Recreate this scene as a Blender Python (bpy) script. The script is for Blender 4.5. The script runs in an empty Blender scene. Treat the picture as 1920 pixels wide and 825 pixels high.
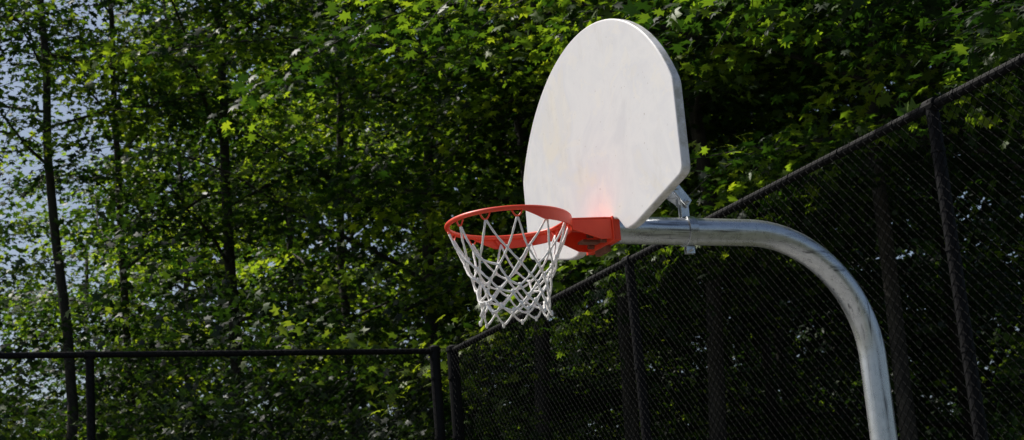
import bpy, math, numpy as np
from mathutils import Vector, Matrix
rng=np.random.default_rng(11)
scn=bpy.context.scene
scn.view_settings.view_transform='Standard'
scn.view_settings.look='None'
scn.view_settings.exposure=0
COL=scn.collection

# ------------------------------------------------------------------ helpers
def new_obj(name,verts,faces,mat,parent=None,smooth=False):
    me=bpy.data.meshes.new(name)
    me.from_pydata([tuple(v) for v in verts],[],[tuple(int(i) for i in f) for f in faces])
    me.materials.append(mat)
    if smooth: me.polygons.foreach_set('use_smooth',[True]*len(me.polygons))
    me.update()
    ob=bpy.data.objects.new(name,me); COL.objects.link(ob)
    if parent: ob.parent=parent
    return ob
def empty(name,loc=(0,0,0)):
    e=bpy.data.objects.new(name,None); e.location=loc; COL.objects.link(e); e.empty_display_size=.2
    return e
class MB:
    def __init__(s): s.v=[];s.f=[]
    def add(s,v,f):
        o=len(s.v); s.v.extend([tuple(map(float,p)) for p in v]); s.f.extend([tuple(i+o for i in q) for q in f])
    def tube(s,pts,rad,n=8,closed=False,cap=True):
        pts=np.array(pts,float); m=len(pts)
        rad=np.broadcast_to(np.array(rad,float),(m,))
        if closed: tan=np.roll(pts,-1,0)-np.roll(pts,1,0)
        else: tan=np.gradient(pts,axis=0)
        tan/=np.linalg.norm(tan,axis=1)[:,None]+1e-12
        a=np.array([0,0,1.0]) if abs(tan[0][2])<.9 else np.array([1.0,0,0])
        nrm=np.cross(tan[0],a); nrm/=np.linalg.norm(nrm)
        V=[]
        for i in range(m):
            nrm=nrm-tan[i]*(nrm@tan[i]); nrm/=np.linalg.norm(nrm)
            b=np.cross(tan[i],nrm)
            for k in range(n):
                t=2*math.pi*k/n
                V.append(pts[i]+rad[i]*(math.cos(t)*nrm+math.sin(t)*b))
        F=[]
        for i in range(m if closed else m-1):
            j=(i+1)%m
            for k in range(n):
                l=(k+1)%n
                F.append((i*n+k,i*n+l,j*n+l,j*n+k))
        if cap and not closed:
            F.append(tuple(range(n))[::-1]); F.append(tuple((m-1)*n+k for k in range(n)))
        s.add(V,F)
    def box(s,c,sz,rot=None):
        c=np.array(c,float); h=np.array(sz,float)/2
        V=[]
        for x in(-1,1):
            for y in(-1,1):
                for z in(-1,1):
                    p=np.array([x,y,z])*h
                    if rot is not None: p=rot@p
                    V.append(c+p)
        s.add(V,[(0,1,3,2),(4,6,7,5),(0,4,5,1),(2,3,7,6),(0,2,6,4),(1,5,7,3)])
    def bar(s,a,b,w,t,wdir):
        a=np.array(a,float);b=np.array(b,float);d=b-a;L=np.linalg.norm(d);d/=L
        wd=np.array(wdir,float);wd-=d*(wd@d);wd/=np.linalg.norm(wd);td=np.cross(d,wd)
        s.box((a+b)/2,(L,w,t),np.stack([d,wd,td],1))
    def prism(s,poly,axis_fn,t0,t1):
        n=len(poly)
        V=[axis_fn(p,t0) for p in poly]+[axis_fn(p,t1) for p in poly]
        F=[tuple(range(n)),tuple(range(2*n-1,n-1,-1))]+[(i,(i+1)%n+0,(i+1)%n+n,i+n)[::-1] for i in range(n)]
        s.add(V,F)
    def obj(s,name,mat,parent=None,smooth=False,bevel=0):
        o=new_obj(name,s.v,s.f,mat,parent,smooth)
        if bevel:
            m=o.modifiers.new('bev','BEVEL'); m.width=bevel; m.segments=3; m.limit_method='ANGLE'; m.angle_limit=math.radians(40)
        return o

# ------------------------------------------------------------------ materials
def mat(name):
    m=bpy.data.materials.new(name); m.use_nodes=True; nt=m.node_tree
    return m,nt,nt.nodes['Principled BSDF']
def ramp(nt,fac,stops):
    r=nt.nodes.new('ShaderNodeValToRGB'); e=r.color_ramp.elements
    while len(e)<len(stops): e.new(.5)
    for q,(p,c) in zip(e,stops): q.position=p; q.color=(*c,1)
    nt.links.new(fac,r.inputs[0]); return r.outputs[0]
def noise(nt,scale,detail=5,rough=.6,vec=None,dist=0):
    n=nt.nodes.new('ShaderNodeTexNoise'); n.inputs['Scale'].default_value=scale; n.inputs['Detail'].default_value=detail
    n.inputs['Roughness'].default_value=rough; n.inputs['Distortion'].default_value=dist
    if vec is not None: nt.links.new(vec,n.inputs['Vector'])
    return n.outputs['Fac']
def objco(nt,scale=(1,1,1)):
    t=nt.nodes.new('ShaderNodeTexCoord'); mp=nt.nodes.new('ShaderNodeMapping'); mp.inputs['Scale'].default_value=scale
    nt.links.new(t.outputs['Object'],mp.inputs['Vector']); return mp.outputs[0]
def mix(nt,fac,a,b,mode='MIX'):
    m=nt.nodes.new('ShaderNodeMix'); m.data_type='RGBA'; m.blend_type=mode
    if isinstance(fac,(int,float)): m.inputs[0].default_value=fac
    else: nt.links.new(fac,m.inputs[0])
    for s,v in((6,a),(7,b)):
        if isinstance(v,tuple): m.inputs[s].default_value=(*v,1)
        else: nt.links.new(v,m.inputs[s])
    return m.outputs[2]
def bump(nt,h,strength,dist,bs):
    b=nt.nodes.new('ShaderNodeBump'); b.inputs['Strength'].default_value=strength; b.inputs['Distance'].default_value=dist
    nt.links.new(h,b.inputs['Height']); nt.links.new(b.outputs[0],bs.inputs['Normal'])

def leaf_mat(name,lo,mid,hi,tr=.42,tgain=(3.2,3.1,.8)):
    m,nt,bs=mat(name)
    at=nt.nodes.new('ShaderNodeAttribute'); at.attribute_name='var'
    c=ramp(nt,at.outputs['Fac'],[(0,lo),(.5,mid),(.90,hi),(1.0,(hi[0]*1.25,hi[1]*1.05,hi[2]))])
    nt.links.new(c,bs.inputs['Base Color']); bs.inputs['Roughness'].default_value=.5
    bs.inputs['Specular IOR Level'].default_value=.40
    tl=nt.nodes.new('ShaderNodeBsdfTranslucent')
    cc=mix(nt,1.0,c,tgain,'MULTIPLY')
    nt.links.new(cc,tl.inputs['Color'])
    ms=nt.nodes.new('ShaderNodeMixShader'); ms.inputs[0].default_value=tr
    nt.links.new(bs.outputs[0],ms.inputs[1]); nt.links.new(tl.outputs[0],ms.inputs[2])
    nt.links.new(ms.outputs[0],nt.nodes['Material Output'].inputs['Surface'])
    return m
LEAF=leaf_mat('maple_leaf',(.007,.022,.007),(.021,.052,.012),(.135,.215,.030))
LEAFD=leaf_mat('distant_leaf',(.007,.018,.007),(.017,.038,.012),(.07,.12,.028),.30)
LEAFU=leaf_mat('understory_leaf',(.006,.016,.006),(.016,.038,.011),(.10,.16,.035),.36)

m,nt,bs=mat('bark'); co=objco(nt,(6,6,1.2))
nz=noise(nt,3,6,.7,co)
nt.links.new(ramp(nt,nz,[(.3,(.012,.010,.009)),(.7,(.065,.055,.045))]),bs.inputs['Base Color']); bs.inputs['Roughness'].default_value=.9
bump(nt,nz,.8,.03,bs); BARK=m

m,nt,bs=mat('white_painted_board'); co=objco(nt)
n1=noise(nt,2.6,5,.6,co,.6); n2=noise(nt,7,8,.75,objco(nt,(1,1,.4))); n3=noise(nt,45,4,.6,co); n4=noise(nt,5,5,.7,co,1.2)
c=ramp(nt,n1,[(.35,(.71,.705,.72)),(.48,(.78,.77,.77)),(.56,(.73,.725,.74)),(.68,(.79,.75,.68))])
c=mix(nt,ramp(nt,n4,[(.55,(0,0,0)),(.60,(.5,.5,.5))]),c,(.82,.79,.74))
c=mix(nt,ramp(nt,n2,[(.54,(0,0,0)),(.74,(.42,.42,.42))]),c,(.56,.52,.46))
c=mix(nt,ramp(nt,n3,[(.67,(0,0,0)),(.72,(.6,.6,.6))]),c,(.36,.31,.26))
tc=nt.nodes.new('ShaderNodeNewGeometry'); sx=nt.nodes.new('ShaderNodeSeparateXYZ'); nt.links.new(tc.outputs['Normal'],sx.inputs[0])
ab=nt.nodes.new('ShaderNodeMath'); ab.operation='ABSOLUTE'; nt.links.new(sx.outputs['X'],ab.inputs[0])
ed=ramp(nt,ab.outputs[0],[(.35,(1,1,1)),(.9,(0,0,0))])
dirt=ramp(nt,noise(nt,14,7,.75,co),[(.42,(0,0,0)),(.60,(.8,.8,.8))])
ef=nt.nodes.new('ShaderNodeMath'); ef.operation='MULTIPLY'; nt.links.new(ed,ef.inputs[0]); nt.links.new(dirt,ef.inputs[1])
c=mix(nt,ef.outputs[0],c,(.42,.40,.33))
nt.links.new(c,bs.inputs['Base Color']); bs.inputs['Roughness'].default_value=.42
bump(nt,n2,.06,.01,bs); BOARD=m

m,nt,bs=mat('orange_paint'); co=objco(nt)
n1=noise(nt,14,6,.6,co); n2=noise(nt,70,4,.7,co)
c=ramp(nt,n1,[(.3,(.78,.050,.017)),(.7,(.88,.074,.023))])
c=mix(nt,ramp(nt,n2,[(.68,(0,0,0)),(.76,(1,1,1))]),c,(.16,.05,.03))
nt.links.new(c,bs.inputs['Base Color']); bs.inputs['Roughness'].default_value=.42; ORANGE=m
m,nt,bs=mat('rusty_steel'); co=objco(nt)
nt.links.new(ramp(nt,noise(nt,40,6,.7,co),[(.3,(.10,.035,.02)),(.7,(.25,.10,.06))]),bs.inputs['Base Color']); bs.inputs['Roughness'].default_value=.8; RUST=m

m,nt,bs=mat('net_cord'); co=objco(nt)
nz=noise(nt,120,3,.6,co)
nt.links.new(ramp(nt,nz,[(.3,(.70,.68,.65)),(.6,(.85,.84,.82))]),bs.inputs['Base Color']); bs.inputs['Roughness'].default_value=.85
bump(nt,nz,.6,.004,bs); CORD=m

def galv(name,along):
    m,nt,bs=mat(name)
    sc=[18,18,18]; sc[along]=.8
    co=objco(nt,tuple(sc)); st=noise(nt,2.5,6,.65,co); co2=objco(nt); bl=noise(nt,30,5,.6,co2)
    c=ramp(nt,bl,[(.3,(.54,.56,.58)),(.7,(.70,.72,.74))])
    c=mix(nt,ramp(nt,st,[(.34,(.85,.85,.85)),(.44,(0,0,0))]),c,(.13,.13,.14))
    c=mix(nt,ramp(nt,st,[(.58,(0,0,0)),(.70,(.7,.7,.7))]),c,(.86,.87,.88))
    nt.links.new(c,bs.inputs['Base Color']); bs.inputs['Metallic'].default_value=.75
    nt.links.new(ramp(nt,bl,[(.2,(.22,)*3),(.8,(.36,)*3)]),bs.inputs['Roughness'])
    bump(nt,st,.15,.004,bs); return m
GALVX=galv('galvanised_arm',0); GALVZ=galv('galvanised_post',2)

m,nt,bs=mat('black_vinyl'); co=objco(nt)
nt.links.new(ramp(nt,noise(nt,12,4,.6,co),[(.3,(.004,.004,.005)),(.7,(.009,.009,.010))]),bs.inputs['Base Color']); bs.inputs['Roughness'].default_value=.65
bs.inputs['Specular IOR Level'].default_value=.15; BLACK=m
m,nt,bs=mat('black_vinyl_wire'); bs.inputs['Base Color'].default_value=(.005,.005,.0055,1); bs.inputs['Roughness'].default_value=.8
bs.inputs['Specular IOR Level'].default_value=.06; WIRE=m

m,nt,bs=mat('asphalt'); co=objco(nt)
a=ramp(nt,noise(nt,.5,6,.6,co),[(.3,(.13,.13,.125)),(.7,(.19,.19,.18))])
nt.links.new(mix(nt,.4,a,ramp(nt,noise(nt,160,2,.5,co),[(.3,(.07,.07,.07)),(.7,(.26,.26,.25))])),bs.inputs['Base Color']); bs.inputs['Roughness'].default_value=.9; ASPH=m
m,nt,bs=mat('court_paint'); bs.inputs['Base Color'].default_value=(.75,.75,.72,1); bs.inputs['Roughness'].default_value=.7; LINE=m
m,nt,bs=mat('forest_floor'); co=objco(nt)
nt.links.new(ramp(nt,noise(nt,1.3,8,.7,co),[(.3,(.03,.035,.012)),(.5,(.05,.06,.02)),(.7,(.075,.055,.03))]),bs.inputs['Base Color']); bs.inputs['Roughness'].default_value=1; FLOOR=m

# ------------------------------------------------------------------ ground
def sheet(name,x0,x1,y0,y1,z,mt):
    return new_obj(name,[(x0,y0,z),(x1,y0,z),(x1,y1,z),(x0,y1,z)],[(0,1,2,3)],mt)
sheet('ground',-600,600,-600,600,0,FLOOR)
sheet('basketball_court',-24,2.1,-12,6.4,.004,ASPH)
mb=MB()
for (x0,x1,y0,y1) in ((-24,1.2,-7.62,-7.57),(-24,1.2,5.5,5.55),(-5.8,1.15,-2.44,-2.39),(-5.8,1.15,2.39,2.44),(-5.8,-5.75,-2.385,2.385)):
    mb.add([(x0,y0,.008),(x1,y0,.008),(x1,y1,.008),(x0,y1,.008)],[(0,1,2,3)])
mb.obj('court_markings',LINE)

# ------------------------------------------------------------------ basketball hoop
hoop=empty('basketball_hoop')
ZB=2.98; W=.686; TH=.038
def round_poly(pts,rad,seg=6):
    out=[];n=len(pts)
    for i in range(n):
        p=np.array(pts[i]);a=np.array(pts[i-1]);b=np.array(pts[(i+1)%n]);r=rad[i]
        if r<=0: out.append(tuple(p)); continue
        da=(a-p)/np.linalg.norm(a-p);db=(b-p)/np.linalg.norm(b-p)
        for k in range(seg+1):
            t=k/seg
            out.append(tuple((1-t)**2*(p+da*r)+2*t*(1-t)*p+t*t*(p+db*r)))
    return out
BH=.888; VK=.443; sg_=BH-VK
R=(W*W+sg_*sg_)/(2*sg_); vc=BH-R
a0=math.atan2(VK-vc,W)
arc=[(R*math.cos(t),vc+R*math.sin(t)) for t in np.linspace(a0,math.pi-a0,64)]
arc[0]=(W,VK); arc[-1]=(-W,VK)
pts=arc+[(-W,.095),(-.285,0),(-.215,0),(-.15,.065),(.15,.065),(.215,0),(.285,0),(W,.095)]
rad=[.02]+[0]*62+[.02]+[.035,.035,.02,.02,.02,.02,.035,.035]
poly=round_poly(pts,rad,5)
mb=MB(); mb.prism(poly,lambda p,t:(t,-p[0],ZB+p[1]),0,TH)
board=mb.obj('backboard',BOARD,hoop,bevel=.007)

# rim
XR=-.392; RR=.2366; RZ=3.053
ang=np.linspace(0,2*math.pi,97)[:-1]
mb=MB(); mb.tube([(XR+RR*math.cos(t),RR*math.sin(t),RZ) for t in ang],.0095,12,closed=True)
mb.obj('rim_ring',ORANGE,hoop,smooth=True)
mb=MB(); V=[];F=[];A=np.linspace(-1.75,1.75,60)
for t in A:
    k=min(1,(1.75-abs(t))/.35); h=.010+.034*k
    for r_,z_ in ((RR+.004,RZ-.004),(RR+.010,RZ-.004),(RR+.010,RZ-h),(RR+.004,RZ-h)):
        V.append((XR+r_*math.cos(t),r_*math.sin(t),z_))
for i in range(len(A)-1):
    for k in range(4):
        l=(k+1)%4; F.append((i*4+k,i*4+l,i*4+4+l,i*4+4+k))
F+= [(0,1,2,3),tuple(4*(len(A)-1)+k for k in(3,2,1,0))]
mb.add(V,F); mb.obj('rim_band',ORANGE,hoop,smooth=False)
# bracket : tapered channel + mount plate
mb=MB()
x0=XR+RR-.02
top=[(x0,-.085),(-.03,-.115),(-.006,-.115),(-.006,.115),(-.03,.115),(x0,.085)]
mb.prism(top,lambda p,t:(p[0],p[1],t),RZ-.002,RZ+.004)
for s in(-1,1):
    prof_=[(x0+.012,RZ-.0025),(-.007,RZ-.0025),(-.007,RZ-.083),(-.05,RZ-.083),(x0+.012,RZ-.042)]
    mb.prism(prof_,lambda p,t,s=s:(p[0],s*t+s*.026*(p[0]-x0)/.15,p[1]),.080,.086)
mb.box((-.0035,0,RZ-.044),(.006,.25,.10))
mb.box((.012,0,RZ-.044),(.024,.252,.094))
mb.obj('rim_bracket',ORANGE,hoop,bevel=.002)
mb=MB()
mb.box((.005,0,RZ-.105),(.02,.10,.022)); mb.box((-.05,0,RZ-.070),(.08,.05,.010))
for s in(-1,1):
    for z in(-.03,-.075):
        mb.tube([(-.030,s*.055,RZ+z),(-.006,s*.055,RZ+z)],.010,6)
mb.obj('mount_bolts',RUST,hoop)
# net hooks
mb=MB(); NH=12
hk=[(k+.5)*2*math.pi/NH for k in range(NH)]
for t in hk:
    e=np.array([math.cos(t),math.sin(t),0]); tn=np.array([-math.sin(t),math.cos(t),0])
    P=[]
    for u in np.linspace(-1,1,11):
        P.append(np.array([XR,0,RZ])+e*(RR-.004)+tn*u*.020+np.array([0,0,-.008-.024*(1-u*u)]))
    mb.tube(P,.0035,6)
mb.obj('net_hooks',ORANGE,hoop,smooth=True)
# net
NL=.337; rows=[0,.36,.49,.60,.71,.81,.905,1.0]; NR=len(rows)-1
def prof(t):
    return np.interp(t,[0,.15,.33,.55,.75,.9,1],[.232,.214,.184,.150,.130,.125,.137])
mb=MB()
jit={}
def knot(row,j):
    j%=24
    if (row,j) not in jit: jit[(row,j)]=(rng.normal(0,.045 if row>0 else 0),rng.normal(0,.009 if row>0 else 0),rng.normal(0,.007 if row>0 else 0))
    return jit[(row,j)]
for k in range(NH):
    base=hk[k]
    for s in(-1,1):
        pts_=[]
        for r_ in range(NR+1):
            J=knot(r_,2*k+s*r_)
            th=base+s*r_*math.radians(15)+J[0]
            rad_=prof(rows[r_])+J[2]+ (s*.003 if 0<r_<NR else 0)
            z=RZ-.030-NL*rows[r_]+J[1]
            pts_.append((th,rad_,z))
        P=[]
        for i in range(NR):
            a,b=pts_[i],pts_[i+1]
            n=9 if i==0 else 5
            for u in np.linspace(0,1,n,endpoint=(i==NR-1)):
                if i==0:
                    uu=u**1.7; th=a[0]+s*.035*math.sin(math.pi*min(1,u*1.2))*(1-u)+(b[0]-a[0])*uu
                    tt=u*rows[1]; rr_=prof(tt)+(b[1]-prof(rows[1]))*u; z=a[2]+(b[2]-a[2])*u
                else:
                    th=a[0]+(b[0]-a[0])*u; rr_=a[1]+(b[1]-a[1])*u; z=a[2]+(b[2]-a[2])*u-.004*math.sin(math.pi*u)
                P.append((XR+rr_*math.cos(th),rr_*math.sin(th),z))
        mb.tube(P,np.array([.0042+.0006*math.sin(i*2.1) for i in range(len(P))]),6)
for (r_,j),J in jit.items():
    if r_==0: continue
    th=hk[0]+j*math.radians(15)+J[0]
    if (j+r_)%2: continue
    p=np.array([XR+prof(rows[r_])*math.cos(th),prof(rows[r_])*math.sin(th),RZ-.03-NL*rows[r_]+J[1]])
    mb.tube([p+[0,0,.010],p+[0,0,.004],p-[0,0,.004],p-[0,0,.010]],[.004,.0056,.0056,.004],6)
mb.obj('net',CORD,hoop,smooth=True)
# pole: arm + bend + post
ZA=3.035; XP=1.21; BR=.53; PR=.0555
P=[(x,0,ZA) for x in np.linspace(.047,XP-BR,10)]
P2=[(XP-BR+BR*math.sin(t),0,ZA-BR+BR*math.cos(t)) for t in np.linspace(0,math.pi/2,29)[1:]]
mb=MB(); mb.tube(P+P2[:18],PR,40,cap=False); mb.obj('pole_arm',GALVX,hoop,smooth=True)
mb=MB(); mb.tube(P2[17:]+[(XP,0,z) for z in np.linspace(ZA-BR-.05,0,12)],PR,40,cap=False); mb.obj('pole_post',GALVZ,hoop,smooth=True)
mb=MB(); mb.box((.0435,0,ZA),(.009,.15,.13))
XC=.395
V=[];F=[];n=48
for k in range(n):
    t=2*math.pi*k/n
    for r_,x_ in ((PR+.001,-.019),(PR+.007,-.019),(PR+.007,.019),(PR+.001,.019)):
        V.append((XC+x_,r_*math.sin(t),ZA+r_*math.cos(t)))
for k in range(n):
    l=(k+1)%n
    for q in range(4):
        w=(q+1)%4; F.append((k*4+q,k*4+w,l*4+w,l*4+q))
mb.add(V,F)
for s in(-1,1):
    mb.box((XC-.008,s*.010,ZA+PR+.045),(.036,.006,.09))
    a=(XC+.012,s*.0165,ZA+PR+.055); b=(XC-.075,s*.045,ZA+PR+.135); c=(TH+.02,s*.36,ZB+.47)
    mb.bar(a,b,.045,.006,(0,0,1))
    mb.bar(b,c,.045,.006,(0,0,1))
    mb.box((TH+.006,s*.37,ZB+.47),(.012,.06,.09))
    mb.box((XC,s*.008,ZA-PR-.022),(.038,.005,.030))
for x,z in ((XC-.005,ZA+PR+.062),(XC-.055,ZA+PR+.118)):
    mb.tube([(x,-.05,z),(x,.05,z)],.007,8)
    for s in(-1,1): mb.tube([(x,s*.040 if x<XC-.02 else s*.022,z),(x,s*.052 if x<XC-.02 else s*.034,z)],.013,6)
mb.tube([(XC,-.03,ZA-PR-.024),(XC,.03,ZA-PR-.024)],.006,6)
mb.obj('clamp_and_struts',GALVX,hoop,bevel=.001)
mb=MB(); mb.box((TH+.012,0,ZB+.47),(.022,.9,.04)); mb.box((TH+.012,0,ZB+.72),(.022,.6,.04))
mb.obj('board_ribs',GALVX,hoop)

# ------------------------------------------------------------------ fences
FH=3.66; FX=1.76; FY=6.05
def fence(origin,d,length,posts,side):
    e=empty('chain_link_fence')
    o=np.array(origin,float); d=np.array(d,float); s=np.array(side,float)
    mb=MB()
    for u,r in posts:
        p=o+d*u
        mb.tube([p,p+[0,0,FH-(.0 if r>.035 else .02)]],r,14)
        if r>.035:
            q=p+[0,0,FH]; mb.tube([q,q+[0,0,.03],q+[0,0,.045]],[r*1.12,r*1.05,r*.4],14)
        for z in np.arange(.3,FH-.1,.45):
            mb.tube([p+[0,0,z-.008],p+[0,0,z+.008]],r*1.14,12)
    mb.obj('posts',BLACK,e,smooth=False)
    mb=MB()
    mb.tube([o+[0,0,FH],o+d*length+[0,0,FH]],.0225,12)
    mb.tube([o+[0,0,.08],o+d*length+[0,0,.08]],.0175,10)
    for u,r in posts:
        p=o+d*u+[0,0,FH]
        mb.tube([p-d*.04,p+d*.04],.034,12)
    for u in np.arange(.3,length,.45):
        p=o+d*u+[0,0,FH]; mb.tube([p,p+d*.008],.027,8)
    mb.obj('rails',BLACK,e,smooth=False)
    # woven mesh: every wire is a zigzag whose bends hook round its neighbours
    mb=MB(); z0,z1=.05,FH+.04; pw=.055; r=.0014
    nz_=int((z1-z0)/(pw/2)); nw=int(length/(pw/2))
    k=np.arange(nz_+1); zs=z0+k*pw/2
    V=[];F=[]
    for i in range(nw):
        u=i*pw/2+np.where((k+i)%2==0,0,pw/2+.004)
        off=.030+np.where((k+i)%2==0,-.0022,.0022)
        base=len(V)
        P=o[None]+d[None]*u[:,None]+s[None]*off[:,None]; P[:,2]+=zs
        ring=np.stack([P+d*(r*a)+s*(r*b) for a,b in ((1.25,0),(-.65,1.1),(-.65,-1.1))],1).reshape(-1,3)
        V.extend(map(tuple,ring))
        for q in range(nz_):
            for w in range(3):
                x=(w+1)%3; F.append((base+q*3+w,base+q*3+x,base+q*3+3+x,base+q*3+3+w))
    mb.v=V; mb.f=F
    mb.obj('mesh',WIRE,e)
    return e
fence((FX,FY,0),(0,-1,0),16.0,[(0,.046)]+[(3.0*k-.02,.030) for k in range(1,6)],(-1,0,0))
fence((FX-.15,FY,0),(-1,0,0),15.0,[(0,.040)]+[(2.58+3.03*k,.030) for k in range(0,5)],(0,-1,0))

# ------------------------------------------------------------------ foliage
STAR=np.array([(0,-.36),(.30,-.42),(.20,-.14),(.56,.06),(.20,.12),(.30,.40),(.10,.30),(0,.62),(-.10,.30),(-.30,.40),(-.20,.12),(-.56,.06),(-.20,-.14),(-.30,-.42)])
TRI=np.array([(0,-.40),(.30,-.36),(.22,-.08),(.50,.12),(.17,.16),(0,.62),(-.17,.16),(-.50,.12),(-.22,-.08),(-.30,-.36)])
KITE=np.array([(0,-.5),(.38,-.05),(0,.55),(-.38,-.05)])
def nrmz(a): return a/(np.linalg.norm(a,axis=-1,keepdims=True)+1e-9)
def spray_leaves(o,d,n,size,L,spread,tilt=.5,droop=.25,vb=0):
    S=len(o); up=np.array([0,0,1.0])
    side=nrmz(np.cross(d,up)); L=np.broadcast_to(L,(S,))
    u=rng.random((S,n))**.75; v=rng.normal(0,1,(S,n))*spread*(.35+.65*np.sin(np.pi*np.clip(u,.05,.95)))
    h=rng.normal(0,.07,(S,n))
    P=o[:,None]+d[:,None]*(u*L[:,None])[...,None]+side[:,None]*(v*L[:,None])[...,None]
    P[...,2]+= (h-droop*(u**2+1.2*v**2))*L[:,None]
    fw=d[:,None]*.7+side[:,None]*(v*2.2)[...,None]+rng.normal(0,.5,(S,n,3)); fw[...,2]-=.35
    nm=up+rng.normal(0,tilt,(S,n,3))+d[:,None]*.25
    nm=nrmz(nm); fw=nrmz(fw-nm*(fw*nm).sum(-1,keepdims=True))
    sz=size*rng.uniform(.55,1.2,(S,n))
    var=np.clip(vb+rng.normal(.45,.25,(S,1))+rng.normal(0,.16,(S,n)),0,1)
    return P.reshape(-1,3),fw.reshape(-1,3),nm.reshape(-1,3),sz.ravel(),var.ravel()
def leaf_mesh(name,data,shape,mt,parent=None):
    P,fw,nm,sz,var=data; N=len(P); sd=np.cross(fw,nm)
    fan=shape is not KITE
    pts=shape if not fan else np.vstack([[(0,0)],shape]); m=len(pts)
    r2=(pts**2).sum(1)
    V=P[:,None]+(sd[:,None]*pts[None,:,0,None]+fw[:,None]*pts[None,:,1,None])*sz[:,None,None]
    bend=rng.uniform(.05,.55,N)
    V-= nm[:,None]*(bend[:,None]*r2[None]*sz[:,None])[...,None]
    if fan:
        k=len(shape); tri=np.array([(0,1+i,1+(i+1)%k) for i in range(k)])
    else: tri=np.array([(0,1,2),(0,2,3)])
    Fv=(tri[None]+(np.arange(N)*m)[:,None,None]).reshape(-1)
    me=bpy.data.meshes.new(name); nf=len(Fv)//3
    me.vertices.add(N*m); me.vertices.foreach_set('co',V.astype(np.float32).ravel())
    me.loops.add(len(Fv)); me.loops.foreach_set('vertex_index',Fv.astype(np.int32))
    me.polygons.add(nf); me.polygons.foreach_set('loop_start',np.arange(0,3*nf,3,dtype=np.int32))
    me.update(calc_edges=True)
    a=me.attributes.new('var','FLOAT','POINT'); a.data.foreach_set('value',np.repeat(var,m).astype(np.float32))
    me.materials.append(mt)
    ob=bpy.data.objects.new(name,me); COL.objects.link(ob)
    if parent: ob.parent=parent
    return ob
CX,CY=-2.94,-5.70
def polar(az,dist):
    a=math.radians(az); return np.array([CX+dist*math.sin(a),CY+dist*math.cos(a),0])
def tree(az,dist,H,Rc,base,nl=22,leaf=.12,npl=11,nleaf=52,tr=.16,shape=STAR,seed=0,vb=0):
    global rng
    rng=np.random.default_rng(seed)
    e=empty('maple_tree'); b=polar(az,dist); mb=MB()
    lean=rng.normal(0,.03,2)
    zz=np.linspace(0,H*.93,14)
    wob=np.cumsum(rng.normal(0,.06,(14,2)),0)
    T=np.stack([b[0]+lean[0]*zz+wob[:,0],b[1]+lean[1]*zz+wob[:,1],zz],1)
    mb.tube(T,tr*(1-.85*zz/H)+.012,10)
    O=[];D=[]
    def at(z): return np.array([np.interp(z,zz,T[:,i]) for i in range(3)])
    az0=rng.random()*6.28
    for i in range(nl):
        f=(i+rng.random()*.7)/nl
        z=base-.9+(H*.93-base+.6)*f
        p=at(z); az_=az0+i*2.4+rng.normal(0,.25)
        env=(.55+.75*math.sin(math.pi*min(1,.22+.75*f)))*Rc*rng.uniform(.5,1.15)*.9
        el=math.radians(12+45*f+rng.normal(0,8))
        n=9; q=p.copy(); path=[q.copy()]; dirn=np.array([math.cos(az_)*math.cos(el),math.sin(az_)*math.cos(el),math.sin(el)])
        for k in range(n):
            dirn=dirn+rng.normal(0,.10,3)+np.array([0,0,-.045]); dirn/=np.linalg.norm(dirn)
            q=q+dirn*env/n; path.append(q.copy())
        path=np.array(path); r0=tr*(1-.8*z/H)*.38+.006
        mb.tube(path,np.linspace(r0,.006,n+1),6,cap=False)
        for k in range(npl):
            t=.12+.90*(k+rng.random()*.6)/npl; t=min(t,1.0)
            x=t*n; i0=min(int(x),n-1); o=path[i0]+(path[i0+1]-path[i0])*(x-i0)
            dd=nrmz(path[i0+1]-path[i0]); sdv=np.cross(dd,[0,0,1.0])
            sg=1 if k%2 else -1
            dv=dd*(.55+.6*(t>.93))+sdv*sg*(.9-.7*(t>.93))+rng.normal(0,.18,3); dv[2]*=.6; dv=nrmz(dv)
            O.append(o); D.append(dv)
            Ls=rng.uniform(.7,1.15)
            mb.tube([o,o+dv*Ls*.5+[0,0,-.03],o+dv*Ls*.95+[0,0,-.2*Ls]],[.008,.005,.002],3,cap=False)
    data=spray_leaves(np.array(O),np.array(D),nleaf,leaf,rng.uniform(.8,1.35,len(O)),.34,vb=vb)
    mb.obj('trunk_and_limbs',BARK,e,smooth=True)
    leaf_mesh('crown',data,shape,LEAF,e)
# az, dist, height, crown radius, crown base, limbs, colour bias
TREES=[(8.9,21,16,2.7,8.7,19,.12),(11,24,15,2.7,3.8,20,.0),(14.4,22,16,3.0,3.4,23,-.05),(17.9,25,17,3.3,3.6,26,.20),(20.6,21,16.5,3.6,3.6,28,-.06),
 (24.4,17.5,16,3.8,6.0,32,.05),(27.5,20,17,4.0,3.6,30,.02),(31,16,15,3.8,5.8,30,.08),(36,13.6,15,3.8,5.9,34,.14),(42,13.8,15,3.8,5.6,34,-.12),
 (38.5,19,15,4,3.8,28,-.15),(33,23,16,4,2.6,26,-.12),(47,10.8,13,3.2,5.6,28,-.12),(29,26,17,4.2,3,26,0),(22.5,29,16,4,3,22,.12),(16,32,17,3.6,3,18,0.1),(12.6,32,16,3.0,3,15,.18),
 (50,16,15,4,3,22,0),(9.8,32,10.0,2.8,2,18,.2),(6.9,28,10.0,2.8,2,22,.15),(19.3,34,17,3.6,3,18,.1),
 (32.5,19.5,16,3.8,6.5,28,-.05),(27.8,16.5,15.5,3.4,7.0,24,0),
 (-1.5,23,16,3.4,4,24,0),(-6,19,16,3.8,4,24,0),(-13,18,16,3.8,4,22,0),(-.5,31,16,3.6,3,20,0),(-8,27,16,4,3,20,0)]
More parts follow.
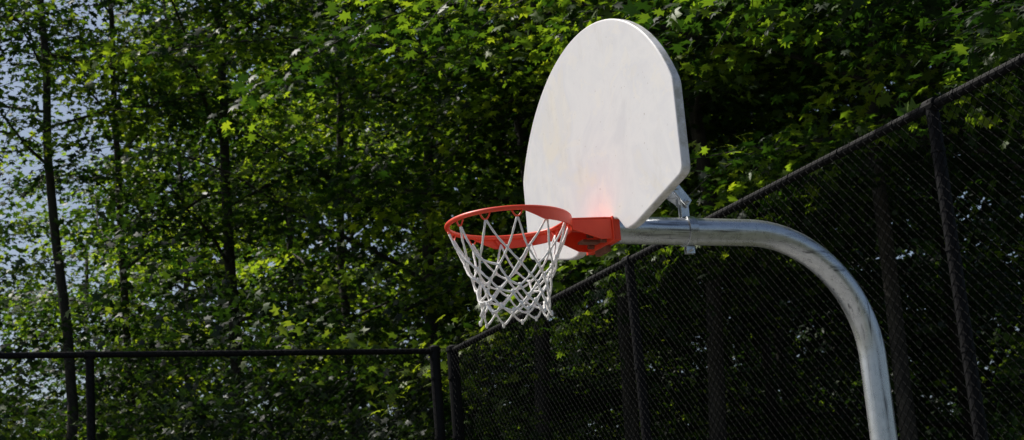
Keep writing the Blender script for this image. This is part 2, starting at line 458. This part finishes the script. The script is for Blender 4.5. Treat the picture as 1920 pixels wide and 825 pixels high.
for i,(az,di,H,Rc,bs_,nl,vb) in enumerate(TREES):
    left=az<23
    out=az<5
    sd=100+i if i<21 else (200+i if az>20 else 98+i)
    tree(az,di,H,Rc,bs_,nl=nl,leaf=.16 if out else (.110 if left else .122),nleaf=34 if out else (64 if left else 60),tr=rng.uniform(.055,.10),shape=KITE if out else (TRI if (left or di>18) else STAR),seed=sd,vb=vb)

# understory behind the fences
rng=np.random.default_rng(5)
O=[];D=[]
for i in range(4200):
    az=rng.uniform(2,56); di=rng.uniform(14.0,31)
    p=polar(az,di)
    if p[1]<8.0 and p[0]<7.5: continue
    if p[0]>2.5 and p[0]<6.5 and p[1]<9.0: continue
    z=rng.uniform(.1,1)**.8*(3.2+.09*di)*(0.85+.25*math.sin(az*1.3)+.2*math.sin(az*.47+di))
    p[2]=z; O.append(p); a=rng.random()*6.28; D.append((math.cos(a),math.sin(a),rng.normal(.1,.2)))
O=np.array(O);D=nrmz(np.array(D))
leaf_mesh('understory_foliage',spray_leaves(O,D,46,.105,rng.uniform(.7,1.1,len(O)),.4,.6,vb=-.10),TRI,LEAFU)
# distant forest: treeline rises from a low edge on the left, with thin spots
O=[];D=[]
while len(O)<16000:
    az=rng.uniform(-12,72)
    t=max(0,min(1,(az-9.5)/2.5)); t=t*t*(3-2*t)
    top=6.6+t*(12+1.5*math.sin(az*.8))
    if az<4: top=12
    di=rng.uniform(35,50)
    z=rng.uniform(0,1)*top
    den=math.sin(az*1.9+1.0)*math.sin(z*.85+az*.6)+.5*math.sin(az*4.1+z*1.7)
    if az<23 and den>.22: continue
    p=polar(az,di); p[2]=z
    O.append(p); a=rng.random()*6.28; D.append((math.cos(a),math.sin(a),rng.normal(.1,.2)))
O=np.array(O);D=nrmz(np.array(D))
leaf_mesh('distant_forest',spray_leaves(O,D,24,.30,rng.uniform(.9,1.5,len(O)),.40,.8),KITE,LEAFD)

# ------------------------------------------------------------------ light
SAZ,SEL=math.radians(-38),math.radians(55)
w=bpy.data.worlds.new('World'); scn.world=w; w.use_nodes=True; nt=w.node_tree
sky=nt.nodes.new('ShaderNodeTexSky'); sky.sky_type='NISHITA'; sky.sun_disc=False; sky.sun_elevation=SEL; sky.sun_rotation=SAZ
sky.air_density=1.0; sky.dust_density=3.0
nt.links.new(sky.outputs[0],nt.nodes['Background'].inputs[0]); nt.nodes['Background'].inputs[1].default_value=.10
sl=bpy.data.lights.new('sun','SUN'); sl.energy=5.0; sl.angle=math.radians(.5); sl.color=(1,.95,.88)
so=bpy.data.objects.new('sun',sl); COL.objects.link(so)
v=Vector((math.sin(SAZ)*math.cos(SEL),math.cos(SAZ)*math.cos(SEL),math.sin(SEL)))
so.rotation_euler=v.to_track_quat('Z','Y').to_euler(); so.location=v*40

# ------------------------------------------------------------------ camera
yaw,pitch,roll=.4230,.2428,-.0842
F=Vector((math.sin(yaw)*math.cos(pitch),math.cos(yaw)*math.cos(pitch),math.sin(pitch)))
R0=Vector((math.cos(yaw),-math.sin(yaw),0)); U0=R0.cross(F)
c,s=math.cos(roll),math.sin(roll); Rv=R0*c+U0*s; Uv=-R0*s+U0*c
M=Matrix((Rv,Uv,-F)).transposed().to_4x4(); M.translation=Vector((-2.9404,-5.6992,1.5178))
cd=bpy.data.cameras.new('camera'); cam=bpy.data.objects.new('camera',cd); COL.objects.link(cam); cam.matrix_world=M
cd.sensor_width=36; cd.lens=3133.54/1920*36; cd.clip_end=3000; cd.clip_start=.05
cd.dof.use_dof=True; cd.dof.focus_distance=6.4; cd.dof.aperture_fstop=9.0
scn.camera=cam
